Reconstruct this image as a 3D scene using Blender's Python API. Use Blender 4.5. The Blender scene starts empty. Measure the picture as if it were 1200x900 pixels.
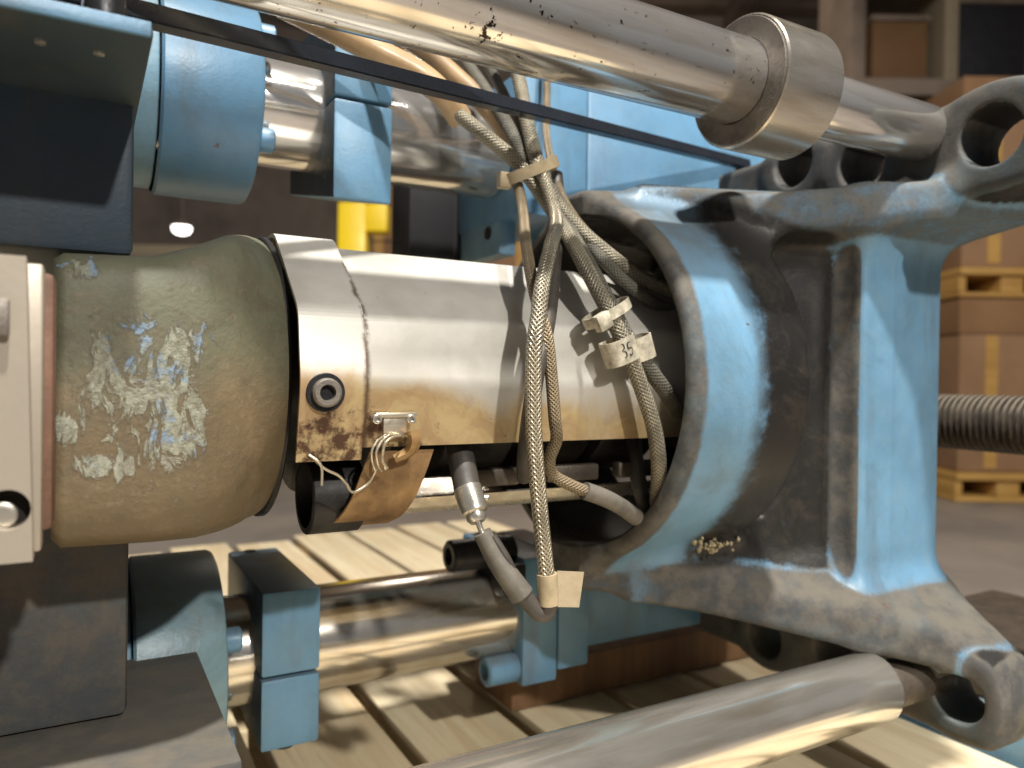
import bpy, bmesh, math, random
import numpy as np
from mathutils import Vector, Matrix

random.seed(7)
scene = bpy.context.scene
D = bpy.data
COL = scene.collection

# ------------------------------------------------------------------ camera
# world: X runs along the rods, Y away from the camera, Z up; floor at z = 0
CZ = 0.56                                   # camera height above the floor
FPX = 890.0                                 # focal length in photo pixels (1200 wide)
vX = np.array([1570, 15, 890.0]); vX /= np.linalg.norm(vX)
vY = np.array([-505, -15, FPX]); vY -= vX * vX.dot(vY); vY /= np.linalg.norm(vY)
vZ = np.cross(vX, vY); vZ = vZ if vZ[1] < 0 else -vZ

cam_d = D.cameras.new('camera')
cam = D.objects.new('camera', cam_d); COL.objects.link(cam); scene.camera = cam
right = Vector((vX[0], vY[0], vZ[0])); down = Vector((vX[1], vY[1], vZ[1])); fwd = Vector((vX[2], vY[2], vZ[2]))
m = Matrix((right, -down, -fwd)).transposed().to_4x4(); m.translation = Vector((0, 0, CZ))
cam.matrix_world = m
cam_d.sensor_width = 36; cam_d.sensor_fit = 'HORIZONTAL'; cam_d.lens = FPX / 1200 * 36
cam_d.clip_start = 0.01; cam_d.clip_end = 100
cam_d.dof.use_dof = True; cam_d.dof.focus_distance = 0.44; cam_d.dof.aperture_fstop = 6.5

# ------------------------------------------------------------------ light
w = D.worlds.new('World'); scene.world = w; w.use_nodes = True
bg = w.node_tree.nodes['Background']; bg.inputs[0].default_value = (0.80, 0.86, 1.0, 1); bg.inputs[1].default_value = 0.115
def area(name, loc, target, size, power, colr):
    l = D.lights.new(name, 'AREA'); l.shape = 'DISK'; l.size = size; l.energy = power; l.color = colr
    o = D.objects.new(name, l); COL.objects.link(o); o.location = loc
    o.rotation_euler = (Vector(target) - Vector(loc)).to_track_quat('-Z', 'Y').to_euler()
    return o
area('high_bay_lamp', (0.10, -0.50, CZ + 2.85), (0.3, 0.45, CZ), 0.15, 205, (1.0, 0.96, 0.90))
area('high_bay_lamp_front', (0.42, -2.40, CZ + 1.72), (0.3, 0.45, CZ), 0.11, 92, (1.0, 0.96, 0.89))
st = area('rod_highlight_light', (0.8, -1.3, CZ + 2.7), (0.35, 0.5, CZ), 0.08, 14, (1.0, 0.96, 0.90)); st.data.shape = 'RECTANGLE'; st.data.size = 1.8; st.data.size_y = 0.05  # added unseen strip light, draws highlight lines along the rods
lf_ = D.lights.new('background_fill_light', 'POINT'); lf_.energy = 95; lf_.shadow_soft_size = .25; lf_.color = (1.0, .90, .78)  # added out-of-frame fill, brightens the back wall and ceiling
lo_ = D.objects.new('background_fill_light', lf_); COL.objects.link(lo_); lo_.location = (3.0, 5.0, 4.4)
scene.view_settings.view_transform = 'Standard'; scene.view_settings.look = 'None'
scene.view_settings.exposure = -0.08; scene.view_settings.gamma = 1.0
scene.render.engine = 'CYCLES'

# ------------------------------------------------------------------ pixel helpers (photo pixel + known plane -> place)
def ray(px, py):
    v = np.array([px - 600, py - 450, FPX]); return np.array([v @ vX, v @ vY, v @ vZ])
def P(px, py, y):
    r = ray(px, py); r = r * (y / r[1]); return Vector((r[0], r[1], r[2] + CZ))
def PZ(px, py, z):                          # z above the floor
    r = ray(px, py); r = r * ((z - CZ) / r[2]); return Vector((r[0], r[1], z))
def PX(px, py, x):
    r = ray(px, py); r = r * (x / r[0]); return Vector((r[0], r[1], r[2] + CZ))
def PD(px, py, d):                          # at depth d along the view
    r = ray(px, py) / FPX * d; return Vector((r[0], r[1], r[2] + CZ))
AXY, AXZ = 0.522, CZ - 0.002                # barrel axis

# ------------------------------------------------------------------ material helpers
class NT:
    def __init__(s, name):
        s.m = D.materials.new(name); s.m.use_nodes = True
        s.t = s.m.node_tree; s.b = s.t.nodes['Principled BSDF']
        s.geo = s.t.nodes.new('ShaderNodeNewGeometry'); s.pos = s.geo.outputs['Position']
    def n(s, typ, **k):
        x = s.t.nodes.new(typ)
        for a, v in k.items(): setattr(x, a, v)
        return x
    def put(s, sock, v):
        if isinstance(v, bpy.types.NodeSocket): s.t.links.new(v, sock)
        elif isinstance(v, (tuple, list)) and len(v) == 3 and sock.type == 'RGBA': sock.default_value = (*v, 1)
        else: sock.default_value = v
    def noise(s, scale, detail=4, rough=.55, vec=None, dist=0.0):
        x = s.n('ShaderNodeTexNoise'); s.put(x.inputs['Vector'], vec or s.pos)
        x.inputs['Scale'].default_value = scale; x.inputs['Detail'].default_value = detail
        x.inputs['Roughness'].default_value = rough; x.inputs['Distortion'].default_value = dist
        return x.outputs['Fac']
    def ramp(s, v, a, b, lo=0.0, hi=1.0):
        x = s.n('ShaderNodeMapRange', interpolation_type='SMOOTHSTEP'); s.put(x.inputs['Value'], v)
        x.inputs['From Min'].default_value = a; x.inputs['From Max'].default_value = b
        x.inputs['To Min'].default_value = lo; x.inputs['To Max'].default_value = hi
        return x.outputs['Result']
    def math(s, op, a, b=0.0, c=None):
        x = s.n('ShaderNodeMath', operation=op); s.put(x.inputs[0], a); s.put(x.inputs[1], b)
        if c is not None: s.put(x.inputs[2], c)
        x.use_clamp = False
        return x.outputs[0]
    def mix(s, f, a, b):
        x = s.n('ShaderNodeMix', data_type='RGBA'); s.put(x.inputs['Factor'], f)
        s.put(x.inputs['A'], a) if False else s.put(x.inputs[6], a); s.put(x.inputs[7], b)
        return x.outputs[2]
    def mapping(s, scale, vec=None, rot=(0, 0, 0)):
        x = s.n('ShaderNodeMapping'); s.put(x.inputs['Vector'], vec or s.pos)
        x.inputs['Scale'].default_value = scale; x.inputs['Rotation'].default_value = rot
        return x.outputs[0]
    def sep(s, v=None):
        x = s.n('ShaderNodeSeparateXYZ'); s.put(x.inputs[0], v or s.pos); return x.outputs
    def attr(s, name):
        x = s.n('ShaderNodeAttribute', attribute_name=name); return x.outputs['Fac']
    def uv(s):
        return s.n('ShaderNodeUVMap').outputs[0]
    def bump(s, h, strength=.3, dist=.001, prev=None):
        x = s.n('ShaderNodeBump'); s.put(x.inputs['Height'], h); x.inputs['Strength'].default_value = strength
        x.inputs['Distance'].default_value = dist
        if prev is not None: s.put(x.inputs['Normal'], prev)
        return x.outputs[0]
    def dist_to(s, p):
        x = s.n('ShaderNodeVectorMath', operation='DISTANCE'); s.put(x.inputs[0], s.pos); x.inputs[1].default_value = p
        return x.outputs['Value']
    def out(s, color=None, rough=None, metal=None, normal=None, spec=None):
        if color is not None: s.put(s.b.inputs['Base Color'], color)
        if rough is not None: s.put(s.b.inputs['Roughness'], rough)
        if metal is not None: s.put(s.b.inputs['Metallic'], metal)
        if normal is not None: s.put(s.b.inputs['Normal'], normal)
        if spec is not None: s.put(s.b.inputs['Specular IOR Level'], spec)
        return s.m

BLUE = (0.128, 0.262, 0.390)
def blue_paint(name, base=BLUE, dirt=0.3, dust=0.5, chip=0.5, use_attr=False, rough=0.42, side=False):
    s = NT(name)
    big = s.noise(11, 5, .6); mid = s.noise(55, 6, .65); fine = s.noise(420, 4, .6)
    c = s.mix(s.ramp(big, .3, .7), tuple(x * .86 for x in base), tuple(x * 1.16 for x in base))
    c = s.mix(s.ramp(mid, .45, .72, 0, .35), c, (base[0] * 1.5, base[1] * 1.12, base[2] * .92))
    # thin grime
    g = s.math('ADD', s.math('ADD', s.math('MULTIPLY', big, .45), s.math('MULTIPLY', mid, .35)), s.math('MULTIPLY', s.noise(230, 6, .75), .22))
    amt = s.attr('dirt') if use_attr else dirt
    lo = s.math('SUBTRACT', .86, s.math('MULTIPLY', amt, .75))
    gm = s.math('MULTIPLY', s.math('SUBTRACT', g, lo), 2.9)
    gm = s.ramp(gm, 0, 1, 0, 1)
    grime = s.mix(s.ramp(mid, .35, .65), (.050, .040, .030), (.118, .097, .070))
    c = s.mix(s.math('MULTIPLY', gm, .93), c, grime)
    # settled dust on surfaces that face up
    nz = s.sep(s.geo.outputs['Normal'])[2]
    du = s.math('MULTIPLY', s.ramp(nz, .35, .9, 0, dust), s.ramp(mid, .25, .6, .45, 1))
    c = s.mix(du, c, (.122, .106, .080))
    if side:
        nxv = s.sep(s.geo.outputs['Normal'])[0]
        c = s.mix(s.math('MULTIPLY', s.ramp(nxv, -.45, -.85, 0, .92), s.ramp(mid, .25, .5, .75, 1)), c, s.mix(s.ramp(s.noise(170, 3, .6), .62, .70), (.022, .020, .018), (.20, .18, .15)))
    # chips through to rust and primer
    ch = s.ramp(s.noise(42, 5, .62, dist=.9), .745 - .045 * chip, .752 - .045 * chip)
    run = s.noise(26, 5, .6, s.mapping((1, 1, .16)))
    c = s.mix(s.ramp(run, .52, .72, 0, .38), c, (.085, .072, .055))
    smear = s.noise(7, 7, .72, dist=1.4)
    c = s.mix(s.ramp(smear, .50, .70, 0, .45), c, (base[0] * .55 + .02, base[1] * .5 + .02, base[2] * .42 + .015))
    c = s.mix(s.math('MULTIPLY', ch, .9), c, s.mix(s.ramp(fine, .4, .6), (.15, .055, .022), (.05, .038, .03)))
    if use_attr:
        gr = s.ramp(s.math('MULTIPLY', s.attr('grease_shade'), s.math('ADD', s.math('ADD', s.ramp(mid, .2, .6, .6, 1.1), .05), s.math('MULTIPLY', fine, .25))), .25, .90)
        c = s.mix(gr, c, s.mix(s.ramp(s.noise(34, 7, .75, dist=.8), .45, .75), (.011, .010, .009), (.042, .034, .025)))
    h = s.math('ADD', s.math('MULTIPLY', mid, .6), s.math('MULTIPLY', fine, .35))
    h = s.math('SUBTRACT', h, s.math('MULTIPLY', ch, .25))
    h = s.math('ADD', h, s.math('MULTIPLY', gm, s.math('MULTIPLY', s.noise(150, 6, .8), 1.1)))
    r = s.ramp(gm, 0, 1, rough, .85)
    return s.out(c, r, 0.0, s.bump(h, .30, .0016))

def chrome(name, tint=(.74, .72, .69), rough=.11, stain=(.42, .32, .18), stain_amt=.40, spots=True):
    s = NT(name)
    st = s.noise(9, 5, .6, s.mapping((1, 7, 7))); fine = s.noise(240, 4, .7, s.mapping((.12, 1, 1)))
    mid = s.noise(30, 5, .6, s.mapping((.35, 1, 1)))
    c = s.mix(s.ramp(st, .42, .72, 0, stain_amt), tint, stain)
    c = s.mix(s.ramp(mid, .60, .78, 0, .16), c, tuple(x * .5 for x in tint))
    if name == 'chrome_rod':
        for (px, py, rr_) in ((577, 42, .017), (628, 74, .011), (470, 32, .013)):
            dd = s.ramp(s.dist_to(P(px, py, .358)), rr_, rr_ * .25)
            c = s.mix(s.ramp(s.math('ADD', s.noise(190, 5, .7), s.math('MULTIPLY', dd, .17)), .64, .66), c, (.03, .02, .016))
    if spots:
        sp = s.ramp(s.noise(60, 5, .72), .735, .75)
        c = s.mix(sp, c, (.035, .024, .018))
    r = s.math('ADD', s.ramp(mid, .35, .75, rough * .8, rough * 1.5), s.math('MULTIPLY', fine, .06))
    scr = s.ramp(s.noise(900, 3, .6, s.mapping((.03, 1, 1))), .55, .75, 0, .25)
    c = s.mix(scr, c, tuple(x * .55 for x in tint))
    return s.out(c, r, .86, s.bump(fine, .04, .0003))

def braided(name, c1, c2, n_around=11, pitch=330, rough=.45, metal=.35):
    s = NT(name)
    u, v, _ = s.sep(s.uv())
    a = s.math('SINE', s.math('ADD', s.math('MULTIPLY', u, math.tau * n_around), s.math('MULTIPLY', v, pitch * 6.28)))
    b = s.math('SINE', s.math('SUBTRACT', s.math('MULTIPLY', u, math.tau * n_around), s.math('MULTIPLY', v, pitch * 6.28)))
    k = s.math('MAXIMUM', a, b)
    c = s.mix(s.ramp(k, -.4, .8), c2, c1)
    c = s.mix(s.ramp(s.noise(45, 5, .6), .42, .68, 0, .75), c, tuple(x * .38 for x in c1))
    return s.out(c, rough, metal, s.bump(k, .55, .0012))

def plain(name, color, rough=.5, metal=0.0, var=.25, scale=40, bump=.15, dark=None):
    s = NT(name)
    a = s.noise(scale, 6, .62); b = s.noise(scale * 9, 4, .6)
    c = s.mix(s.ramp(a, .3, .72), tuple(min(1, x * (1 + var)) for x in color), dark or tuple(x * (1 - var) for x in color))
    return s.out(c, s.ramp(a, .3, .7, max(.05, rough - .1), min(1, rough + .12)), metal, s.bump(b, bump, .001))

M = {}
M['platen'] = blue_paint('platen_paint', dirt=.3, dust=.72, chip=.75, use_attr=True)
M['blue'] = blue_paint('bracket_paint', base=(.102, .225, .355), dirt=.26, dust=.55, chip=.35)
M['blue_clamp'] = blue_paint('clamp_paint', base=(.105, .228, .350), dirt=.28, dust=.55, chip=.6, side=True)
M['blue_worn'] = blue_paint('worn_paint', base=(.150, .270, .360), dirt=.50, dust=.6, chip=.75)
M['blue_cyl'] = blue_paint('housing_paint', base=(.088, .190, .295), dirt=.34, dust=.25, chip=.2, rough=.36)
M['blue_low'] = blue_paint('lower_housing_paint', base=(.150, .250, .300), dirt=.45, dust=.35, chip=.7, rough=.38)
M['blue_shaded'] = blue_paint('carriage_shade_paint', base=(.028, .046, .066), dirt=.42, dust=.6, chip=.3, rough=.5)  # near-black blue: the shadow over the upper web is put into the colour
M['chrome'] = chrome('chrome_rod')
M['chrome_warm'] = chrome('chrome_worn_rod', tint=(.72, .68, .61), rough=.15, stain=(.36, .27, .15), stain_amt=.50)
M['chrome_clean'] = chrome('chrome_clean_rod', tint=(.77, .75, .72), rough=.12, stain_amt=.3, spots=False)
M['steel'] = chrome('collar_steel', tint=(.60, .56, .50), rough=.22, stain=(.28, .21, .12), stain_amt=.5, spots=False)
M['blue_plate_shade'] = blue_paint('plate_shade_paint', base=(.034, .052, .064), dirt=.40, dust=.4, chip=.3, rough=.5)  # base darkened so the plate's underside looks shaded
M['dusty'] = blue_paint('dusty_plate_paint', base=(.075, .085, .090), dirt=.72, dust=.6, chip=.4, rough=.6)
M['steel_face'] = plain('turned_steel_face', (.16, .14, .12), .55, .5, .3, 60, .3)
M['shank'] = plain('dark_shank', (.11, .09, .07), .5, .6, .4, 40, .3)
M['black_oxide'] = plain('black_oxide_steel', (.022, .022, .024), .38, .5, .3, 90, .2)
M['bar'] = plain('dark_polished_bar', (.050, .058, .075), .22, .6, .2, 30, .05)
M['barrel_dark'] = plain('sooty_barrel_steel', (.016, .014, .013), .55, .3, .4, 40, .3)
M['inside'] = plain('dark_sheet_inside', (.020, .017, .014), .7, .2, .4, 40, .2)  # near-black sheet lining the cover
M['zinc'] = plain('zinc_fitting', (.62, .58, .50), .30, .85, .15, 60, .1)
M['wire'] = plain('bare_wire', (.55, .49, .38), .35, .8, .2, 200, .1)
M['tie'] = plain('nylon_tie', (.38, .305, .19), .45, 0, .25, 50, .1)
M['tie_white'] = plain('white_nylon_tie', (.42, .38, .29), .5, 0, .45, 110, .1)
M['tape'] = plain('masking_tape', (.36, .29, .19), .7, 0, .15, 60, .15)
M['rubber'] = plain('rubber_sleeve', (.050, .043, .036), .5, 0, .3, 70, .2)
M['sleeve'] = plain('grey_heat_sleeve', (.120, .108, .088), .55, 0, .3, 60, .2)
M['tan_hose'] = plain('tan_fibreglass_sleeve', (.32, .215, .115), .38, 0, .35, 22, .1)
M['braid_light'] = braided('light_braid', (.34, .305, .225), (.13, .11, .075))
M['braid_dark'] = braided('dark_braid', (.165, .155, .12), (.05, .045, .035), metal=.15, rough=.55)
M['braid_brown'] = braided('brown_braid', (.34, .265, .165), (.08, .06, .035), 9, 380)
M['braid_steel'] = braided('steel_braid', (.46, .41, .31), (.15, .125, .085), 10, 300, .36, .6)

def make_cover_mat(name, ax, stain_gain):
    s = NT(name)
    x, y, z = s.sep()
    a = s.noise(16, 6, .65); b = s.noise(70, 6, .7); str_ = s.noise(38, 7, .7, dist=.8)
    base = s.mix(s.ramp(a, .3, .7), (.50, .475, .42), (.62, .60, .55))
    low = s.ramp(z, CZ + .016, CZ - .034)                          # heat bloom creeping up from the lower edge
    near = s.ramp(x, ax + .095, ax)                                # and out from the clamp band
    h = s.math('ADD', s.math('MULTIPLY', low, .80), s.math('MULTIPLY', s.math('MULTIPLY', near, s.ramp(z, CZ + .075, CZ - .03)), .55))
    h = s.math('MULTIPLY', h, stain_gain)
    f = s.ramp(s.math('ADD', h, s.math('MULTIPLY', s.math('SUBTRACT', a, .5), 1.5)), .30, .80)
    c = s.mix(s.math('MULTIPLY', f, .85), base, s.mix(s.ramp(str_, .35, .65), (.47, .34, .135), (.33, .19, .065)))
    d = s.ramp(s.math('ADD', s.math('MULTIPLY', h, .42), s.math('MULTIPLY', b, .75)), .86, .97)
    c = s.mix(d, c, (.075, .035, .018))
    seam = s.n('ShaderNodeMath', operation='ABSOLUTE'); s.put(seam.inputs[0], s.math('ADD', s.math('SUBTRACT', x, .1410), s.math('MULTIPLY', s.math('SUBTRACT', b, .5), .006)))
    rust = s.math('MULTIPLY', s.ramp(seam.outputs[0], .0042, .0010), s.ramp(s.math('ADD', s.noise(60, 5, .65), s.ramp(z, CZ + .06, CZ + .0, 0, .22)), .48, .62))
    c = s.mix(s.math('MULTIPLY', rust, .9), c, (.085, .045, .022))
    sp = s.ramp(s.noise(160, 3, .6), .72, .75)
    c = s.mix(s.math('MULTIPLY', sp, .7), c, (.10, .065, .04))
    return s.out(c, s.ramp(a, .3, .7, .36, .52), .30, s.bump(b, .08, .0008))
M['cover'] = make_cover_mat('stained_stainless_cover', .142, 1.0)
M['band'] = make_cover_mat('stained_clamp_band', .120, .95)

def make_neck_mat():
    s = NT('flaking_olive_paint')
    x, y, z = s.sep()
    a = s.noise(14, 6, .62); b = s.noise(75, 6, .7); c3 = s.noise(300, 4, .6)
    top = s.ramp(s.math('ADD', z, s.math('MULTIPLY', s.math('SUBTRACT', a, .5), .10)), CZ - .045, CZ + .035)
    c = s.mix(top, (.128, .092, .047), (.118, .120, .076))
    c = s.mix(s.ramp(s.noise(30, 5, .6), .5, .72, 0, .6), c, (.20, .14, .078))
    c = s.mix(s.ramp(b, .50, .75, 0, .6), c, (.075, .055, .032))
    c = s.mix(s.ramp(s.noise(24, 7, .72, dist=1.2), .50, .66, 0, .5), c, (.085, .075, .045))
    c = s.mix(s.ramp(s.noise(48, 5, .6), .66, .74, 0, .5), c, (.27, .20, .12))
    # the large flaked patch and a few small ones
    def patch(px, py, r, sq, g=1.0):
        p = P(px, py, .402)
        v = s.n('ShaderNodeVectorMath', operation='SUBTRACT'); s.put(v.inputs[0], s.pos); v.inputs[1].default_value = p
        v2 = s.n('ShaderNodeVectorMath', operation='MULTIPLY'); s.put(v2.inputs[0], v.outputs[0]); v2.inputs[1].default_value = (1, .25, sq)
        l = s.n('ShaderNodeVectorMath', operation='LENGTH'); s.put(l.inputs[0], v2.outputs[0])
        return s.ramp(l.outputs['Value'], r * 1.35, r * .35)
    runs = s.noise(95, 6, .66, s.mapping((1.3, 1, .6)), dist=1.1)
    pt = patch(165, 455, .031, .85)
    for q in ((125, 408, .012, 1), (205, 500, .020, .7), (145, 545, .010, 1), (110, 545, .010, 1.2), (215, 410, .014, 1), (100, 315, .012, 1.6), (80, 505, .008, .8)):
        pt = s.math('MAXIMUM', pt, patch(*q))
    thin = s.ramp(s.noise(210, 5, .7), .30, .62, .35, 1)
    fl = s.math('MULTIPLY', s.ramp(s.math('ADD', s.math('MULTIPLY', pt, .24), runs), .66, .74), thin)
    ed = s.ramp(s.math('ADD', s.math('MULTIPLY', pt, .24), runs), .60, .67)
    pale = s.mix(s.ramp(c3, .35, .65), (.34, .345, .27), (.22, .235, .18))
    bl = s.ramp(s.math('ADD', s.noise(38, 4, .6), s.ramp(z, CZ - .03, CZ + .04, 0, .14)), .60, .68)
    pale = s.mix(bl, pale, (.20, .31, .44))
    c = s.mix(s.math('MULTIPLY', ed, .45), c, (.085, .06, .035))
    c = s.mix(s.math('MULTIPLY', fl, .85), c, pale)
    c = s.mix(s.ramp(c3, .56, .72, 0, .35), c, (.235, .19, .125))
    h = s.math('ADD', s.math('ADD', s.math('MULTIPLY', b, .5), s.math('MULTIPLY', c3, .3)), s.math('MULTIPLY', fl, .9))
    return s.out(c, s.ramp(fl, 0, 1, .58, .7), 0, s.bump(h, .55, .0016))
M['neck'] = make_neck_mat()
M['plate'] = plain('brushed_end_plate', (.36, .315, .255), .42, .35, .12, 14, .12)
M['plate_edge'] = plain('rusty_spacer', (.16, .085, .055), .6, .2, .3, 40, .2)
M['flap'] = plain('burnt_band_strip', (.25, .155, .065), .5, .35, .4, 26, .25, (.10, .05, .02))
def make_wood(name, c1, c2, axis=(1, .06, 1), sc=30):
    s = NT(name)
    g = s.noise(sc, 6, .65, s.mapping(axis), dist=.4); k = s.noise(6, 3)
    c = s.mix(s.ramp(g, .32, .7), c1, c2)
    g2 = s.noise(sc * 4, 6, .7, s.mapping(axis)); c = s.mix(s.ramp(g2, .52, .72, 0, .45), c, tuple(x * .62 for x in c2))
    kn = s.n('ShaderNodeTexVoronoi'); s.put(kn.inputs['Vector'], s.mapping((1, .45, .3))); kn.inputs['Scale'].default_value = 6.0
    c = s.mix(s.ramp(kn.outputs['Distance'], .10, .05, 0, .75), c, tuple(x * .35 for x in c2))
    c = s.mix(s.ramp(k, .35, .7, 0, .35), c, tuple(x * .7 for x in c1))
    return s.out(c, .72, 0, s.bump(g, .25, .002))
M['pine'] = make_wood('pale_pine', (.86, .745, .51), (.66, .49, .28))
M['oak'] = make_wood('brown_timber', (.235, .125, .055), (.12, .06, .027), (1, 1, .1))
M['crate_wood'] = make_wood('yellow_pallet_wood', (.50, .29, .075), (.38, .20, .05), (.1, .1, 1), 12)
M['card'] = plain('brown_cardboard', (.25, .14, .07), .8, 0, .12, 3, .05)
M['card_dark'] = plain('dark_cardboard', (.22, .115, .05), .8, 0, .12, 3, .05)
M['slot'] = plain('dark_opening', (.015, .012, .010), .9, 0, .2, 10, 0)
M['yellow'] = plain('yellow_enamel', (.80, .56, .015), .45, 0, .05, 6, .03)
M['concrete'] = plain('worn_concrete', (.25, .215, .185), .5, 0, .22, 1.6, .05)
M['wall'] = plain('brown_wall', (.30, .245, .20), .8, 0, .35, .7, .05)
M['beam'] = plain('brown_beam', (.26, .195, .145), .7, 0, .3, 2, .05)
M['post'] = plain('charcoal_post', (.022, .021, .024), .6, .1, .3, 15, .1)
M['crud'] = plain('pale_resin_crumbs', (.36, .30, .18), .6, 0, .35, 120, .4)
M['screw'] = None
def make_thread():
    s = NT('dusty_threaded_steel')
    a = s.noise(60, 6, .65); nz = s.sep(s.geo.outputs['Normal'])[2]
    c = s.mix(s.ramp(a, .3, .7), (.030, .025, .020), (.085, .068, .050))
    c = s.mix(s.ramp(nz, .3, .85, 0, .85), c, (.30, .25, .19))
    return s.out(c, .6, .25, s.bump(a, .3, .002))
M['screw'] = make_thread()

# ------------------------------------------------------------------ mesh helpers
def props(o, label=None, cat=None, group=None, kind=None):
    if label: o['label'] = label
    if cat: o['category'] = cat
    if group: o['group'] = group
    if kind: o['kind'] = kind
    return o
def thing(name, label, cat, base, group=None):
    o = D.objects.new(name, None); o.empty_display_size = .02; COL.objects.link(o); o.location = base
    return props(o, label, cat, group)
def finish(bm, ang=38):
    bmesh.ops.recalc_face_normals(bm, faces=bm.faces)
    for f in bm.faces: f.smooth = True
    for e in bm.edges:
        if len(e.link_faces) == 2 and e.calc_face_angle(0) > math.radians(ang): e.smooth = False
def obj(name, bm, mat, parent=None, ang=38, sharp=True):
    if sharp: finish(bm, ang)
    me = D.meshes.new(name); bm.to_mesh(me); bm.free(); me.materials.append(M[mat])
    o = D.objects.new(name, me); COL.objects.link(o)
    if parent is not None:
        off = Vector(parent['_w']) if '_w' in parent else parent.location.copy()
        o.parent = parent; me.transform(Matrix.Translation(-off)); o['_w'] = tuple(off)
    else:
        c = [Vector(v) for v in o.bound_box]
        mid = sum(c, Vector()) / 8; mid.z = min(v.z for v in c)
        me.transform(Matrix.Translation(-mid)); o.location = mid; o['_w'] = tuple(mid)
    return o
def box(x0, x1, y0, y1, z0, z1, bev=0.0, bm=None, seg=2):
    nb = bmesh.new(); bmesh.ops.create_cube(nb, size=1)
    for v in nb.verts:
        v.co = Vector(((x0 + x1) / 2 + v.co.x * (x1 - x0), (y0 + y1) / 2 + v.co.y * (y1 - y0), (z0 + z1) / 2 + v.co.z * (z1 - z0)))
    if bev: bmesh.ops.bevel(nb, geom=nb.edges[:], offset=bev, segments=seg, affect='EDGES', profile=.5)
    return merge(bm, nb)
def merge(bm, nb):
    if bm is None: return nb
    me = D.meshes.new('_t'); nb.to_mesh(me); nb.free(); bm.from_mesh(me); D.meshes.remove(me); return bm
def lathe(axis_pt, axis_dir, prof, seg=64, bm=None, cap=True):
    """prof = [(distance along axis, radius)...]"""
    nb = bmesh.new(); d = Vector(axis_dir).normalized()
    up = Vector((0, 0, 1)) if abs(d.z) < .9 else Vector((1, 0, 0))
    a = d.cross(up).normalized(); b = d.cross(a); c0 = Vector(axis_pt); rings = []
    for t, r in prof:
        rings.append([nb.verts.new(c0 + d * t + a * (math.cos(k * math.tau / seg) * r) + b * (math.sin(k * math.tau / seg) * r)) for k in range(seg)])
    for i in range(len(rings) - 1):
        for k in range(seg):
            nb.faces.new((rings[i][k], rings[i][(k + 1) % seg], rings[i + 1][(k + 1) % seg], rings[i + 1][k]))
    if cap: nb.faces.new(rings[0][::-1]); nb.faces.new(rings[-1])
    return merge(bm, nb)
def cylx(x0, x1, y, z, r, bev=.002, seg=64, bm=None):
    return lathe((x0, y, z), (1, 0, 0), [(0, r - bev), (bev * .3, r - bev * .3), (bev, r), (x1 - x0 - bev, r), (x1 - x0 - bev * .3, r - bev * .3), (x1 - x0, r - bev)], seg, bm)
def tubex(x0, x1, y, z, ro, ri, bev=.0015, seg=72):
    nb = bmesh.new()
    prof = [(x0 + bev, ro), (x1 - bev, ro), (x1, ro - bev), (x1, ri), (x0, ri), (x0, ro - bev)]
    rings = [[nb.verts.new((x, y + math.cos(k * math.tau / seg) * r, z + math.sin(k * math.tau / seg) * r)) for k in range(seg)] for x, r in prof]
    for i in range(len(rings)):
        A, B = rings[i], rings[(i + 1) % len(rings)]
        for k in range(seg): nb.faces.new((A[k], A[(k + 1) % seg], B[(k + 1) % seg], B[k]))
    return nb
def catmull(pts, n=10):
    p = [Vector(q) for q in pts]; p = [p[0] * 2 - p[1]] + p + [p[-1] * 2 - p[-2]]; out = []
    for i in range(1, len(p) - 2):
        a, b, c, d = p[i - 1:i + 3]
        for k in range(n):
            t = k / n; out.append(.5 * ((2 * b) + (c - a) * t + (2 * a - 5 * b + 4 * c - d) * t * t + (3 * b - a - 3 * c + d) * t ** 3))
    out.append(p[-2]); return out
def tube(pts, r, seg=14, n=10, bm=None, smooth=True, taper=None):
    path = catmull(pts, n) if smooth and len(pts) > 2 else [Vector(q) for q in pts]
    nb = bmesh.new(); uvl = nb.loops.layers.uv.new('UVMap')
    tang = [(path[min(i + 1, len(path) - 1)] - path[max(i - 1, 0)]).normalized() for i in range(len(path))]
    nrm = tang[0].orthogonal().normalized(); rings = []; L = [0.0]
    for i, q in enumerate(path):
        if i: nrm = (nrm - tang[i] * nrm.dot(tang[i])).normalized(); L.append(L[-1] + (q - path[i - 1]).length)
        bi = tang[i].cross(nrm); rr = r if taper is None else r * taper(i / (len(path) - 1))
        rings.append([nb.verts.new(q + nrm * (math.cos(k * math.tau / seg) * rr) + bi * (math.sin(k * math.tau / seg) * rr)) for k in range(seg)])
    for i in range(len(rings) - 1):
        for k in range(seg):
            f = nb.faces.new((rings[i][k], rings[i][(k + 1) % seg], rings[i + 1][(k + 1) % seg], rings[i + 1][k]))
            for lp, (uu, vv) in zip(f.loops, ((k / seg, L[i]), ((k + 1) / seg, L[i]), ((k + 1) / seg, L[i + 1]), (k / seg, L[i + 1]))): lp[uvl].uv = (uu, vv)
    nb.faces.new(rings[0][::-1]); nb.faces.new(rings[-1])
    if bm is not None: return merge(bm, nb)
    return nb
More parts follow.
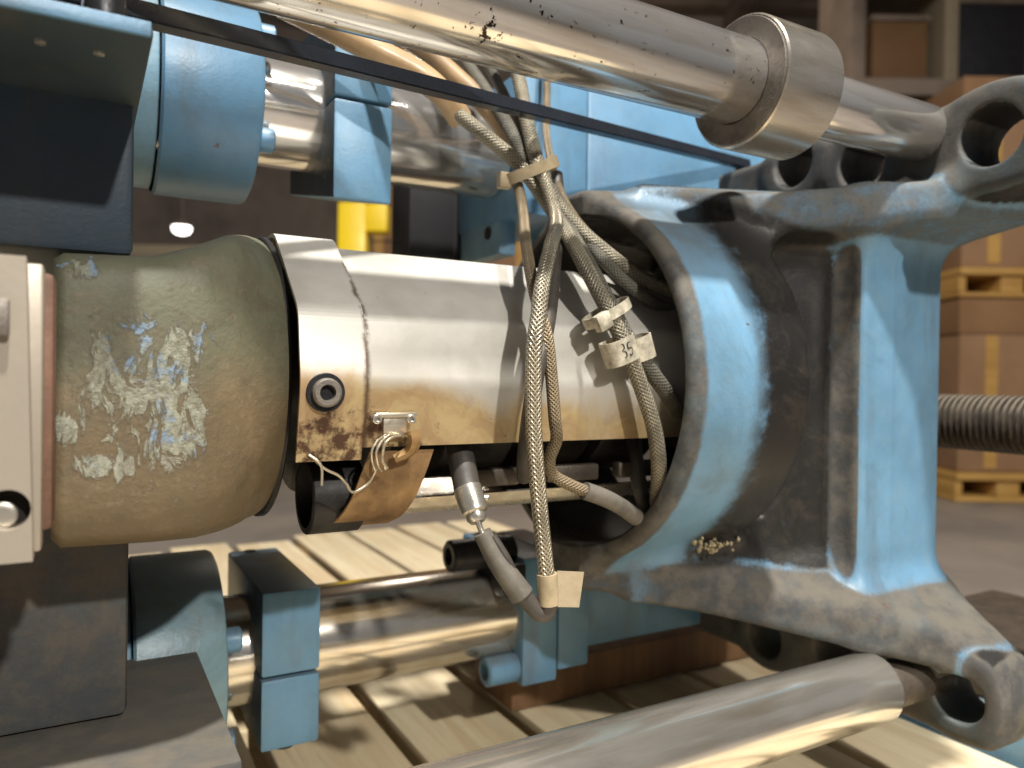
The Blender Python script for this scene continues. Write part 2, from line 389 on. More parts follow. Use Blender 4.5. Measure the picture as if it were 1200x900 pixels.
def sheet(profile, x0, x1, th, nx=2, xshift=None):
    """profile [(y,z)] extruded along X and given thickness th (towards the left normal of the profile)"""
    nb = bmesh.new(); n = len(profile); nor = []
    for i in range(n):
        a = Vector(profile[max(i - 1, 0)]); b = Vector(profile[min(i + 1, n - 1)]); t = (b - a).normalized(); nor.append(Vector((-t.y, t.x)))
    grid = []
    for side in (0, 1):
        g = []
        for k in range(nx):
            x = x0 + (x1 - x0) * k / (nx - 1)
            g.append([nb.verts.new((x + (xshift(i / (n - 1)) if xshift else 0), profile[i][0] + nor[i].x * th * side, profile[i][1] + nor[i].y * th * side)) for i in range(n)])
        grid.append(g)
    for side in (0, 1):
        for k in range(nx - 1):
            for i in range(n - 1): nb.faces.new((grid[side][k][i], grid[side][k][i + 1], grid[side][k + 1][i + 1], grid[side][k + 1][i]))
    for k in range(nx - 1):
        for i in (0, n - 1): nb.faces.new((grid[0][k][i], grid[0][k + 1][i], grid[1][k + 1][i], grid[1][k][i]))
    for i in range(n - 1):
        for k in (0, nx - 1): nb.faces.new((grid[0][k][i], grid[0][k][i + 1], grid[1][k][i + 1], grid[1][k][i]))
    return nb
def round_prof(pts, r, seg=5):
    """polyline with rounded corners"""
    out = [Vector(pts[0])]
    for i in range(1, len(pts) - 1):
        p = Vector(pts[i]); a = (Vector(pts[i - 1]) - p); b = (Vector(pts[i + 1]) - p); rr = min(r, a.length * .45, b.length * .45)
        A = p + a.normalized() * rr; B = p + b.normalized() * rr
        for k in range(seg + 1):
            t = k / seg; out.append(A * (1 - t) ** 2 + p * 2 * t * (1 - t) + B * t * t)
    out.append(Vector(pts[-1])); return [(v.x, v.y) for v in out]
def socket_screw(parent, x, y, z, r, ln, mat, name='bolt', dirv=(-1, 0, 0), sub=True):
    """cap screw whose head starts at (x,y,z) and points along dirv, with a hexagon socket"""
    bm = bmesh.new(); d = Vector(dirv)
    lathe((x, y, z), d, [(0, r * .98), (.0005, r), (ln - r * .12, r), (ln, r * .86), (ln, r * .56), (ln - r * .7, r * .50), (ln - r * .72, .0002)], 28, bm, cap=False)
    o = obj(name, bm, mat, parent, 30)
    if sub:
        p = Vector((x, y, z)) + d * (ln - r * .68)
        obj('socket', lathe(p, d, [(0, r * .50), (r * .05, r * .50)], 6), 'slot', o, 30)
    return o

# ------------------------------------------------------------------ setting: floor, wall, ceiling
fx = Vector((fwd.x, fwd.y, 0)).normalized(); rx = Vector((fx.y, -fx.x, 0))
def slab(name, c, hr, hf, z0, z1, mat, parent=None, bev=0):
    """block aligned with the camera's heading: centre c on the ground, half sizes across and along the view"""
    bm = box(-hr, hr, -hf, hf, z0, z1, bev)
    rot = Matrix((rx, fx, Vector((0, 0, 1)))).transposed().to_4x4(); rot.translation = Vector((c.x, c.y, 0))
    bm.transform(rot)
    return obj(name, bm, mat, parent)
fl = box(-14, 22, -6, 24, -.1, 0); props(obj('floor', fl, 'concrete'), kind='structure')
props(slab('wall', fx * 11.0 + Vector((0, 0, 0)), 16, .1, 0.005, 6.2, 'wall'), kind='structure')
ceil = slab('ceiling', fx * 5.0, 16, 7.5, 6.2, 6.4, 'wall'); props(ceil, kind='structure')
for k in range(7):
    c = fx * (3.2 + k * 1.25); slab('beam', c, 15, .14, 5.75, 6.195, 'beam', ceil)
for k in range(6):
    c = fx * 6.5 + rx * (-3 + k * 2.0); slab('beam', c, .09, 4.2, 5.45, 5.745, 'beam', ceil)

# ------------------------------------------------------------------ background goods
def pallet_load(px0, px1, pyb, dep, rows, label_p, labels, mat_box, ph, heights):
    a = PD(px0, pyb, dep); b = PD(px1, pyb, dep); c = (a + b) / 2; hr = (b - a).dot(rx) / 2; z = 0.0
    for k in range(rows):
        bh = heights[k]
        pal = thing('storage_pallet', label_p[k], 'pallet', (c.x, c.y, z), 'pallets under the cardboard boxes')
        slab('deck', c + fx * .4, hr, .42, z + ph - .035, z + ph, 'crate_wood', pal, .004)
        for s_, w2 in ((-.965, .03), (-.58, .09), (0, .09), (.58, .09), (.965, .03)): slab('block', c + fx * .4 + rx * (hr * s_), hr * w2, .40, z + .026, z + ph - .037, 'crate_wood', pal, .004)
        slab('bottom_board', c + fx * .4, hr, .41, z + .002, z + .024, 'crate_wood', pal, .004)
        z += ph + .002
        bx = thing('cardboard_box', labels[k], 'box', (c.x, c.y, z), 'cardboard boxes stacked in the background')
        slab('carton', c + fx * .4, hr * .97, .39, z, z + bh, mat_box, bx, .012)
        slab('lid_flap', c + fx * .4, hr * .985, .40, z + bh * .80, z + bh + .004, 'card_dark' if mat_box == 'card' else 'card', bx, .008)
        for u_ in (-.72, .1): slab('tape_strip', c + fx * .4 + rx * (hr * u_) - fx * .3915, .03, .002, z + .02, z + bh * .79, 'crate_wood', bx)
        slab('flap_gap', c + fx * .0085, hr * .96, .002, z + bh * .40, z + bh * .40 + .012, 'slot', bx)
        z += bh + .008
pallet_load(1118, 1420, 585, 3.6, 2,
            ['lower yellowish wooden pallet on the floor right of the strut', 'yellowish wooden pallet between the two boxes right of the strut'],
            ['lower brown cardboard box behind the threaded bar', 'upper brown cardboard box seen right of the blue strut'], 'card', .14, (.82, .90))
pallet_load(505, 690, 560, 4.4, 2,
            ['wooden pallet behind the barrel below the far boxes', 'wooden pallet between far boxes seen over the barrel'],
            ['far cardboard box hidden mostly behind the barrel', 'far orange-brown cardboard box seen above barrel cover'], 'card', .14, (.75, .75))
pallet_load(430, 500, 560, 4.7, 2,
            ['narrow wooden pallet behind barrel left of the dark post', 'narrow wooden pallet between tan boxes left of dark post'],
            ['tan cardboard box behind the barrel left of dark post', 'tan cardboard box seen between yellow guard and dark post'], 'card_dark', .14, (.78, .78))
# storage rack with dark goods far behind the upper near rod
rk0 = PD(985, 60, 5.6); rk1 = PD(1260, 60, 5.6); rkc = (rk0 + rk1) / 2; rkw = (rk1 - rk0).dot(rx) / 2
rack = thing('storage_rack', 'blurred brown storage rack far behind the upper near rod', 'rack', (rkc.x, rkc.y, 0))
for sx in (-1, -.25, .5, 1.0):
    slab('upright', rkc + rx * (rkw * sx), .05, .3, 0.003, 4.2, 'tape' if sx == -.25 else 'beam', rack, .01)
for zz in (2.62, 3.35): slab('shelf', rkc - fx * .32, rkw + .05, .015, zz - .06, zz + .05, 'beam', rack, .01); slab('deck', rkc, rkw, .28, zz + .052, zz + .08, 'wall', rack, .005)
for i, (u_, hw, z0, hh, mm) in enumerate(((-.62, .20, 2.705, .42, 'card_dark'), (.12, .26, 2.705, .55, 'post'), (.74, .16, 2.705, .36, 'wall'), (-.55, .26, 3.435, .55, 'post'), (.2, .22, 3.435, .4, 'card_dark'))):
    t0 = thing('storage_bin', ['small brown bin on the lower rack shelf, leftmost', 'large charcoal bin in the middle of the lower rack shelf', 'low tan bin at the right end of the lower rack shelf', 'charcoal bin on the upper rack shelf, left', 'brown bin on the upper rack shelf, right'][i], 'bin', (rkc.x + rx.x * rkw * u_, rkc.y + rx.y * rkw * u_, z0), 'bins on the far storage rack')
    slab('bin_body', rkc + rx * (rkw * u_), hw, .22, z0, z0 + hh, mm, t0, .02); slab('bin_lid', rkc + rx * (rkw * u_), hw + .015, .235, z0 + hh + .001, z0 + hh + .04, 'beam', t0, .01)
# yellow column guard
c = PD(398, 290, 3.1); d = PD(431, 290, 3.1); e = PD(455, 240, 3.1); f2 = PD(455, 274, 3.1)
yg = thing('column_guard', 'bright yellow steel guard with side arm behind the barrel', 'guard', (c.x, c.y, 0))
bm = bmesh.new(); mid = (c + d) / 2
slab('upright', mid, (d - c).dot(rx) / 2, .05, 0, e.z, 'yellow', yg, .012)
arm = (d + e) / 2; slab('arm', Vector((arm.x, arm.y, 0)), (e - d).dot(rx) / 2 + .004, .045, f2.z, e.z - .003, 'yellow', yg, .012)
# round lamp far behind
lp = PD(213, 269, 8.5)
hl = thing('hanging_lamp', 'small round white lamp glowing far behind the upper housing', 'lamp', lp)
s = NT('lamp_glow'); s.b.inputs['Emission Color'].default_value = (1, .97, .92, 1); s.b.inputs['Emission Strength'].default_value = 6; M['glow'] = s.m
obj('diffuser', lathe(lp, (0, 0, -1), [(-.03, .098), (0, .098), (.03, .085), (.05, .05), (.056, .01)], 32), 'glow', hl)
obj('shade', lathe(lp, (0, 0, 1), [(.032, .115), (.06, .10), (.12, .03), (.13, .012), (6.2 - lp.z, .012)], 24), 'wall', hl)
# pale cabinet seen in the gap under the upper housing
cb = PD(270, 300, 6.0); t0 = thing('storage_cabinet', 'blurred beige cabinet far behind under the upper housing', 'cabinet', (cb.x, cb.y, 0))
slab('carcass', cb, .95, .3, 0.004, 1.52, 'tape', t0, .01); slab('door', cb - fx * .315 - rx * .47, .45, .012, .1, 1.44, 'wall', t0, .004); slab('door', cb - fx * .315 + rx * .47, .45, .012, .1, 1.44, 'tape', t0, .004)
# ------------------------------------------------------------------ wooden pallet under the machine
ZP = CZ - .365
wp = thing('wooden_pallet', 'pale pine slatted pallet below the machine', 'pallet', (.35, 1.2, 0))
xg = PZ(416, 800, ZP).x; xw = .112; gap = .016
for k in range(-7, 5):
    x0 = xg + .004 + k * (xw + gap); yb = 1.72 + random.uniform(-.03, .03); dz = random.uniform(-.002, .002)
    obj('plank', box(x0, x0 + xw, .10, yb, ZP - .022 + dz, ZP + dz, .003), 'pine', wp)
for k in range(-7, 5):
    for u_ in (.03, .082):
        xx = xg + .004 + k * (xw + gap) + u_; obj('nail', lathe((xx, .905 + .02 * math.sin(k * 7 + u_ * 90), ZP + .0012), (0, 0, 1), [(0, .0035), (.0012, .0032)], 10), 'shank', wp)
for y0 in (.12, .86, 1.60): obj('stringer', box(xg - .95, xg + .63, y0, y0 + .09, .024, ZP - .026, .003), 'pine', wp)
for y0 in (.10, .85, 1.59): obj('runner', box(xg - .95, xg + .63, y0, y0 + .11, .001, .022, .003), 'pine', wp)
# brown timber under the platen
a = PZ(560, 770, ZP + .004); tb = thing('timber_block', 'rough brown timber lying on the pallet under the platen', 'timber', (.62, .95, ZP))
for i, (y0, y1) in enumerate(((.705, .795), (.80, .905))):
    obj('board', box(.405 + .03 * i, .80, y0, y1, ZP + .004, ZP + .052 + .004 * i, .004), 'oak', tb)

# ------------------------------------------------------------------ platen casting: signed distance field -> surface net
def surface_net(F, origin, h):
    S = F < 0
    nx, ny, nz = F.shape
    cs = np.zeros((nx - 1, ny - 1, nz - 1), np.uint8)
    for i in (0, 1):
        for j in (0, 1):
            for k in (0, 1): cs += S[i:nx - 1 + i, j:ny - 1 + j, k:nz - 1 + k]
    act = (cs > 0) & (cs < 8); idx = np.argwhere(act); num = np.full(act.shape, -1, np.int64); num[act] = np.arange(len(idx))
    pos = np.zeros((len(idx), 3)); cnt = np.zeros(len(idx))
    I, J, K = idx.T
    for ax in range(3):
        o1, o2 = [a for a in range(3) if a != ax]
        for u in (0, 1):
            for v in (0, 1):
                c0 = idx.copy(); c0[:, o1] += u; c0[:, o2] += v; c1 = c0.copy(); c1[:, ax] += 1
                f0 = F[c0[:, 0], c0[:, 1], c0[:, 2]]; f1 = F[c1[:, 0], c1[:, 1], c1[:, 2]]
                mk = (f0 < 0) != (f1 < 0); t = np.where(mk, f0 / np.where(mk, f0 - f1, 1), 0)
                q = c0.astype(float); q[:, ax] += t; pos[mk] += q[mk]; cnt[mk] += 1
    pos = pos / cnt[:, None]
    quads = []
    for ax in range(3):
        sl0 = [slice(1, n - 1) for n in F.shape]; sl1 = list(sl0); sl0[ax] = slice(0, F.shape[ax] - 1); sl1[ax] = slice(1, F.shape[ax])
        A = S[tuple(sl0)]; B = S[tuple(sl1)]; e = np.argwhere(A != B); fl_ = A[tuple(e.T)]
        off = np.ones(3, int); off[ax] = 0; e = e + off
        o1, o2 = (ax + 1) % 3, (ax + 2) % 3
        def cell(a, b):
            c = e.copy(); c[:, o1] -= a; c[:, o2] -= b; return num[c[:, 0], c[:, 1], c[:, 2]]
        q = np.stack([cell(1, 1), cell(0, 1), cell(0, 0), cell(1, 0)], 1); q[~fl_] = q[~fl_][:, ::-1]; quads.append(q)
    Q = np.concatenate(quads); Q = Q[(Q >= 0).all(1)]
    return pos, Q
def grad_at(F, pos):
    g = []
    i0 = np.clip(pos.astype(int), 1, np.array(F.shape) - 3); fr = np.clip(pos - i0, 0, 1)
    for ax in range(3):
        acc = 0
        for a in (0, 1):
            for b in (0, 1):
                for c in (0, 1):
                    q = i0 + (a, b, c); wgt = (fr[:, 0] if a else 1 - fr[:, 0]) * (fr[:, 1] if b else 1 - fr[:, 1]) * (fr[:, 2] if c else 1 - fr[:, 2])
                    hi = q.copy(); hi[:, ax] += 1; lo = q.copy(); lo[:, ax] -= 1
                    acc = acc + wgt * (F[hi[:, 0], hi[:, 1], hi[:, 2]] - F[lo[:, 0], lo[:, 1], lo[:, 2]])
        g.append(acc)
    g = np.stack(g, 1); return g / np.maximum(np.linalg.norm(g, axis=1), 1e-9)[:, None]
def smin(a, b, k):
    hh = np.clip(.5 + .5 * (b - a) / k, 0, 1); return b * (1 - hh) + a * hh - k * hh * (1 - hh)
def smax(a, b, k): return -smin(-a, -b, k)

def build_platen():
    h = .0022
    lo = np.array([.340, .252, -.325]); hi = np.array([.735, .735, .275])
    ax_ = [np.arange(lo[i], hi[i], h, dtype=np.float32) for i in range(3)]
    X = ax_[0][:, None, None]; Y = ax_[1][None, :, None]; Z = ax_[2][None, None, :]
    shape = tuple(len(a) for a in ax_)
    def bx(x0, x1, y0, y1, z0, z1, r=.006):
        qx = np.abs(X - (x0 + x1) / 2) - (x1 - x0) / 2 + r; qy = np.abs(Y - (y0 + y1) / 2) - (y1 - y0) / 2 + r; qz = np.abs(Z - (z0 + z1) / 2) - (z1 - z0) / 2 + r
        return np.sqrt(np.maximum(qx, 0) ** 2 + np.maximum(qy, 0) ** 2 + np.maximum(qz, 0) ** 2) + np.minimum(np.maximum(np.maximum(qx, qy), qz), 0) - r
    def cx(y, z, r): return np.sqrt((Y - y) ** 2 + (Z - z) ** 2) - r + 0 * X
    YC, ZC = .522, -.002
    # hub ring
    rr = np.sqrt((Y - YC) ** 2 + (Z - ZC) ** 2)
    hub = smax(smax(rr - .1435, .131 - rr, .005) + 0 * X, np.maximum(.354 - X, X - .470) + 0 * Y + 0 * Z, .008)
    # flanges: plan outline in X,Y; sloping away from the hub; mirrored on the far side
    Ym = np.where(Y < YC, Y, 2 * YC - Y)
    def halfplane(xa, ya, xb, yb):            # left side of a->b is inside (in plan)
        dx, dy = xb - xa, yb - ya; L = math.hypot(dx, dy)
        return ((X - xa) * dy - (Ym - ya) * dx) / L
    def flange(zh, ze, th, near, xr):
        plan = smax(smax(halfplane(.358, .502, .617, .340), near - Ym + 0 * X, .02), smax(-halfplane(.700, .430, xr, near), X - .700 + 0 * Ym, .02), .014)
        plan = np.maximum(plan, .354 - X)
        t = np.clip((.500 - Ym) / .16, -.35, 1.05); t = np.where(t < 0, t * .3, t)
        zc = zh + (ze - zh) * t; sl = 1 / math.sqrt(1 + ((ze - zh) / .16) ** 2)
        return smax(plan + 0 * Z, (np.abs(Z - zc) - th / 2) * sl, .012)
    low = flange(-.1535, -.2185, .037, .330, .652); upp = flange(.1255, .150, .034, .293, .690)
    # strut
    strut = bx(.556, .668, .400, .432, -.215, .16, .008)
    strut2 = bx(.556, .668, 2 * YC - .432, 2 * YC - .400, -.215, .16, .008)
    # rear web with nozzle bore
    web = smax(bx(.602, .660, .433, .640, -.185, .16, .004), .0583 - rr + 0 * X, .002)
    wl = math.hypot(.131, .045); wn = (.045 / wl, .131 / wl)
    wall = np.maximum(np.maximum(np.abs((X - .425) * wn[0] + (Ym - .474) * wn[1] - .009) - .009, np.maximum(.395 - X, X - .580)) + 0 * Z, np.maximum(-.170 - Z, Z - .15) + 0 * X)
    web = np.minimum(web, wall)
    # ears with lugs
    def ear(zs, zb, holes, x0, x1, ymin):
        d = bx(x0, x1, ymin, .700, min(zs, zb), max(zs, zb), .008)
        for (y, z, R, r) in holes: d = smin(d, smax(cx(y, z, R), np.abs(X - (x0 + x1) / 2) - (x1 - x0) / 2 + 0 * Y + 0 * Z, .008), .018)
        for (y, z, R, r) in holes: d = smax(d, -cx(y, z, r), .004)
        return d
    uh = [(.326, .190, .041, .0225), (.437, .194, .035, .0215), (.512, .212, .035, .0215), (.700, .190, .030, .020)]
    lh = [(.3475, -.250, .031, .0190), (.463, -.250, .034, .0205), (.545, -.262, .034, .0205), (.690, -.255, .034, .0205)]
    ue = ear(.150, .226, uh, .604, .654, .270); le = ear(-.215, -.286, lh, .613, .661, .322)
    prims = [hub, strut, upp, low, ue, le, web, strut2]
    names = ['hub_ring', 'strut', 'upper_flange', 'lower_flange', 'upper_ear', 'lower_ear', 'rear_web', 'strut']
    F = smin(smin(upp, hub, .040), smin(low, hub, .046), .004)
    F = smin(F, strut, .030); F = smin(F, strut2, .030); F = smin(F, web, .024); F = smin(F, ue, .016); F = smin(F, le, .016)
    for (y, z, R, r) in uh + lh: F = smax(F, -np.maximum(cx(y, z, r), .575 - X), .003)
    F = smax(F, -(rr - .131) + 0 * X + np.where(X > .50, -1.0, 0.0), .004)      # bore for the barrel
    F = F.astype(np.float32)
    F[0] = F[-1] = 1; F[:, 0] = F[:, -1] = 1; F[:, :, 0] = F[:, :, -1] = 1
    pos, Q = surface_net(F, lo, h)
    N = grad_at(F, pos)
    ip = np.clip(np.rint(pos).astype(int), 0, np.array(shape) - 1)
    vals = np.stack([np.broadcast_to(p, shape)[ip[:, 0], ip[:, 1], ip[:, 2]] for p in prims], 1)
    vid = vals.argmin(1)
    Wp = pos * h + lo
    x, y, z = Wp.T
    r_ = np.hypot(y - YC, z - ZC)
    def sst(v, a, b): t = np.clip((v - a) / (b - a), 0, 1); return t * t * (3 - 2 * t)
    dirt = np.full(len(x), .30)
    dirt = np.maximum(dirt, 1.12 * sst(-x, -.376, -.357) * (1 - sst(r_, .16, .175)))          # hub rim face
    def wt(ks, soft=.010):
        return sst(np.delete(vals, ks, 1).min(1) - vals[:, ks].min(1), -soft, soft)
    we = wt([4, 5]); dirt = np.maximum(dirt, .97 * wt([3])); dirt = np.maximum(dirt, .80 * wt([2]))
    dirt = np.maximum(dirt, 1.05 * we)
    dirt = np.maximum(dirt, 1.0 * sst(-N[:, 0], .55, .9) * (1 - sst(np.abs(z), .17, .21)) * sst(x, .53, .55))   # side face of the strut
    dirt = np.maximum(dirt, .75 * sst(-z, .115, .160) * (1 - sst(r_, .18, .22)))           # sump where hub meets flange
    inz = 1 - sst(np.abs(z + .02), .135, .165)
    grease_shade = wt([6], .008)
    grease_shade = np.maximum(grease_shade, sst(x, .382, .452) * (1 - sst(r_, .155, .175)) * (1 - sst(x, .53, .555)))  # hub behind the rim: shadow painted in along with the recess grease
    grease_shade = np.maximum(grease_shade, .95 * (1 - sst(r_, .1325, .137)) * (1 - sst(x, .53, .56)))  # inside of the ring: shade and grime painted as one dark coat
    grease_shade = np.maximum(grease_shade, .8 * sst(x, .56, .60) * inz * sst(y, .422, .434))
    grease_shade = np.maximum(grease_shade, .40 * we * sst(-N[:, 0], .2, .8))
    grease_shade = np.maximum(grease_shade, .85 * we * (1 - sst(N[:, 0] ** 2, .1, .5)) * (1 - sst(np.abs(N[:, 1]), .6, .8)) * (np.abs(z) < .24))
    root = thing('platen_casting', 'blue painted cast iron platen yoke with ring hub, strut and drilled ears', 'casting', (.60, .522, CZ - .30))
    qid = vid[Q[:, 0]]
    for k, nm in enumerate(names):
        q = Q[qid == k]
        if not len(q): continue
        used, inv = np.unique(q, return_inverse=True); qq = inv.reshape(-1, 4)
        me = D.meshes.new(nm)
        co = Wp[used] + (0, 0, CZ) - np.array(root.location)
        me.vertices.add(len(used)); me.vertices.foreach_set('co', co.astype(np.float32).ravel())
        me.loops.add(len(qq) * 4); me.loops.foreach_set('vertex_index', qq.astype(np.int32).ravel())
        me.polygons.add(len(qq)); me.polygons.foreach_set('loop_start', (np.arange(len(qq)) * 4).astype(np.int32))
        me.update(calc_edges=True); me.validate()
        me.polygons.foreach_set('use_smooth', np.ones(len(qq), bool))
        for an, arr in (('dirt', dirt), ('grease_shade', grease_shade)):
            at = me.attributes.new(an, 'FLOAT', 'POINT'); at.data.foreach_set('value', arr[used].astype(np.float32))
        me.normals_split_custom_set_from_vertices([tuple(n) for n in N[used]])
        me.materials.append(M['platen'])
        o = D.objects.new(nm, me); COL.objects.link(o); o.parent = root; o['_w'] = tuple(root.location)
    return root
platen = build_platen()

# resin crumbs caught in the corner of the lower flange
rnd = random.Random(3)
cr = bmesh.new()
for k in range(46):
    p = P(838 + rnd.gauss(0, 13), 640 + rnd.gauss(0, 4), .442 + rnd.uniform(-.003, .006))
    nb = bmesh.new(); bmesh.ops.create_icosphere(nb, subdivisions=1, radius=rnd.uniform(.0008, .0024))
    for v in nb.verts: v.co = v.co * rnd.uniform(.7, 1.25) + p
    merge(cr, nb)
props(obj('resin_crumbs', cr, 'crud'), 'pale resin crumbs heaped in the corner of the lower flange', 'debris', kind='stuff')

# ------------------------------------------------------------------ rods
YN, YF = .383, .661
ZNU, ZNL = CZ + .2065, CZ - .2435
ZFU, ZFL = CZ + .2200, CZ - .2300
r1 = thing('tie_rod', 'polished upper near rod with a thick steel collar', 'rod', (.3, YN, ZNU - .028), 'near rods into the platen ears')
obj('shaft', cylx(-.30, .395, YN, ZNU, .0285), 'chrome', r1)
col_ = obj('collar', lathe((.393, YN, ZNU), (1, 0, 0), [(0, .029), (0, .0435), (.0012, .0447), (.053, .0447), (.0545, .0435), (.0545, .020)], 80, cap=False), 'steel', r1)
fc = tubex(.3915, .3945, YN, ZNU, .0425, .0288, .0003); obj('collar_face', fc, 'steel_face', col_)
obj('end_shaft', cylx(.440, .606, YN, ZNU, .0232, .003), 'chrome_clean', r1)
obj('grub_screw', lathe((.425, YN, ZNU + .043), (0, 0, 1), [(0, .006), (.004, .006), (.005, .005)], 20), 'black_oxide', col_)
r2 = thing('tie_rod', 'polished lower near rod stepping down to a dark shank', 'rod', (.3, YN, ZNL - .027), 'near rods into the platen ears')
obj('shaft', cylx(-.30, .556, YN, ZNL, .0272, .004), 'chrome_warm', r2)
obj('shank', cylx(.550, .64, YN, ZNL - .002, .0185, .002), 'shank', r2)
g1 = thing('guide_rod', 'thick bright upper far rod between housing and bracket', 'rod', (.2, YF, ZFU - .0445), 'far guide rods')
obj('shaft', cylx(.02, .350, YF, ZFU, .0445, .004), 'chrome_clean', g1)
g2 = thing('guide_rod', 'thick stained lower far rod between clamp and bracket', 'rod', (.2, YF, ZFL - .0445), 'far guide rods')
obj('shaft', cylx(.02, .372, YF, ZFL, .0445, .004), 'chrome_warm', g2)

# clamps on the far rods
def clamp(x0, x1, y0, y1, zt, zs, zb, label, matn, bolts, rise=0.0):
    t = thing('rod_clamp', label, 'clamp', ((x0 + x1) / 2, (y0 + y1) / 2, zb), 'split clamps on the far rods')
    obj('upper_half', box(x0, x1, y0, y1, zs + .0012, zt, .0025), matn, t); lh_ = box(x0, x1, y0, y1, zb, zs - .0012, .0025)
    for v in lh_.verts:
        if v.co.y > (y0 + y1) / 2 and v.co.z < (zb + zs) / 2: v.co.z += rise
    obj('lower_half', lh_, matn, t)
    for (bxx, byy, up) in bolts:
        socket_screw(t, bxx, byy, zt if up else zb, .010, .010, 'black_oxide', dirv=(0, 0, 1 if up else -1))
    if not rise:
        p = PZ(293, 645, zt + .0006); obj('bolt_hole', lathe((p.x, p.y, zt - .001), (0, 0, 1), [(0, .0055), (.0014, .0055)], 20), 'slot', t)
    return t
q0 = P(390, 118, .590); q1 = P(460, 240, .590); qz = P(425, 118, .59).z
clamp(P(391, 160, .59).x, P(460, 160, .59).x, .590, .735, CZ + .300, qz, q1.z, 'light blue split clamp on the upper far rod under the dark bar', 'blue_clamp', [], .030)
zc = P(340, 792, .59).z
clamp(P(306, 790, .59).x, P(375, 790, .59).x, .590, .745, P(340, 692, .59).z, zc, P(340, 876, .59).z, 'blue split clamp on the lower far rod over the pale planks', 'blue_clamp', [(P(338, 880, .6).x, .618, 0), ])

# cylinder housings
def housing(x0, x1, y, z, r, label, matn, bolts):
    t = thing('cylinder_housing', label, 'housing', ((x0 + x1) / 2, y, z - r), 'cylinder housings around the far rods')
    obj('barrel_body', lathe((x0, y, z), (1, 0, 0), [(0, r - .002), (.002, r), (x1 - x0 - .004, r), (x1 - x0 - .001, r - .0015), (x1 - x0, r - .004), (x1 - x0, .046)], 96, cap=False), matn, t)
    obj('rear_flange', cylx(x0 - .030, x0 - .001, y, z, r - .004, .002, 96), 'blue_worn', t)
    obj('wiper_seal', tubex(x1 - .006, x1 + .004, y, z, .053, .0452), 'black_oxide', t)
    for a in bolts:
        socket_screw(t, x1 - .001, y + math.cos(a) * (r - .014), z + math.sin(a) * (r - .014), .0095, .012, 'blue', dirv=(1, 0, 0))
    return t
hx = P(312, 140, .583).x
housing(.047, hx, YF, ZFU, .0785, 'smooth blue cylinder housing around the upper far rod', 'blue_cyl', [math.radians(a) for a in (217, 140, 37, 323)])
hx2 = P(268, 740, .583).x
housing(P(157, 740, .583).x, hx2, YF, ZFL, .084, 'grimy flaking blue cylinder housing around the lower far rod', 'blue_low', [math.radians(a) for a in (155, 235, 35, 305)])

# brackets tying the far rods to the platen
def bracket(up):
    s_ = 1 if up else -1; zc_ = ZFU if up else ZFL
    t = thing('rod_bracket', ('light blue upper bracket block behind the cables above the barrel' if up else 'blue lower bracket at the end of the stained far rod'), 'bracket', (.5, .66, min(zc_, zc_) - .08), 'brackets joining far rods to the platen')
    if up:
        zt = P(660, 92, .612).z; zb = P(700, 262, .612).z
        obj('flange_plate', box(.352, P(689, 150, .612).x, .612, .745, zb, zt, .003), 'blue', t)
        obj('arm', box(P(689, 150, .612).x + .0015, .690, .614, .735, CZ + .120, zt - .002, .004), 'blue', t)
        # lug that hangs below the upper rod
        lx = P(606, 260, .655).x
        lug = obj('hanging_lug', box(lx - .020, lx, .655, .745, P(600, 300, .655).z, CZ + .235, .004), 'blue_worn', t)
        obj('rear_guard', box(P(479, 280, .748).x, lx - .004, .747, .80, P(500, 300, .748).z - .01, CZ + .25, .003), 'post', t)
        obj('lug_hole', lathe((lx - .0212, .678, P(585, 275, .678).z), (1, 0, 0), [(0, .0065), (.002, .0065)], 24), 'slot', lug)
    else:
        zt = P(640, 652, .612).z; zb = P(640, 800, .612).z
        xs = P(655, 720, .612).x
        obj('flange_plate', box(P(613, 720, .612).x, xs - .001, .612, .745, zb, zt, .003), 'blue', t)
        obj('spacer_plate', box(xs + .0008, P(692, 720, .612).x, .614, .742, zb + .008, zt - .001, .003), 'blue', t)
        obj('arm', box(P(692, 720, .612).x + .001, .650, .640, .735, zb + .014, zt - .012, .004), 'blue', t)
        fx0 = P(613, 720, .612).x
        p = P(585, 783, .640); socket_screw(t, fx0 + .001, .628, p.z + .004, .0135, .033, 'blue')
        p = P(560, 646, .640); socket_screw(t, fx0 + .001, .640, p.z - .002, .0150, .066, 'black_oxide')
        pp = P(588, 682, .612)
        k = obj('keeper_plate', box(fx0 - .0245, fx0 - .0005, .606, .660, P(590, 700, .612).z, P(590, 662, .612).z, .002), 'black_oxide', t)
        obj('keeper_bolt', lathe((fx0 - .012, .606, P(585, 682, .612).z), (0, -1, 0), [(0, .008), (.004, .008), (.005, .006)], 6), 'zinc', k)
    return t
bracket(True); bracket(False)

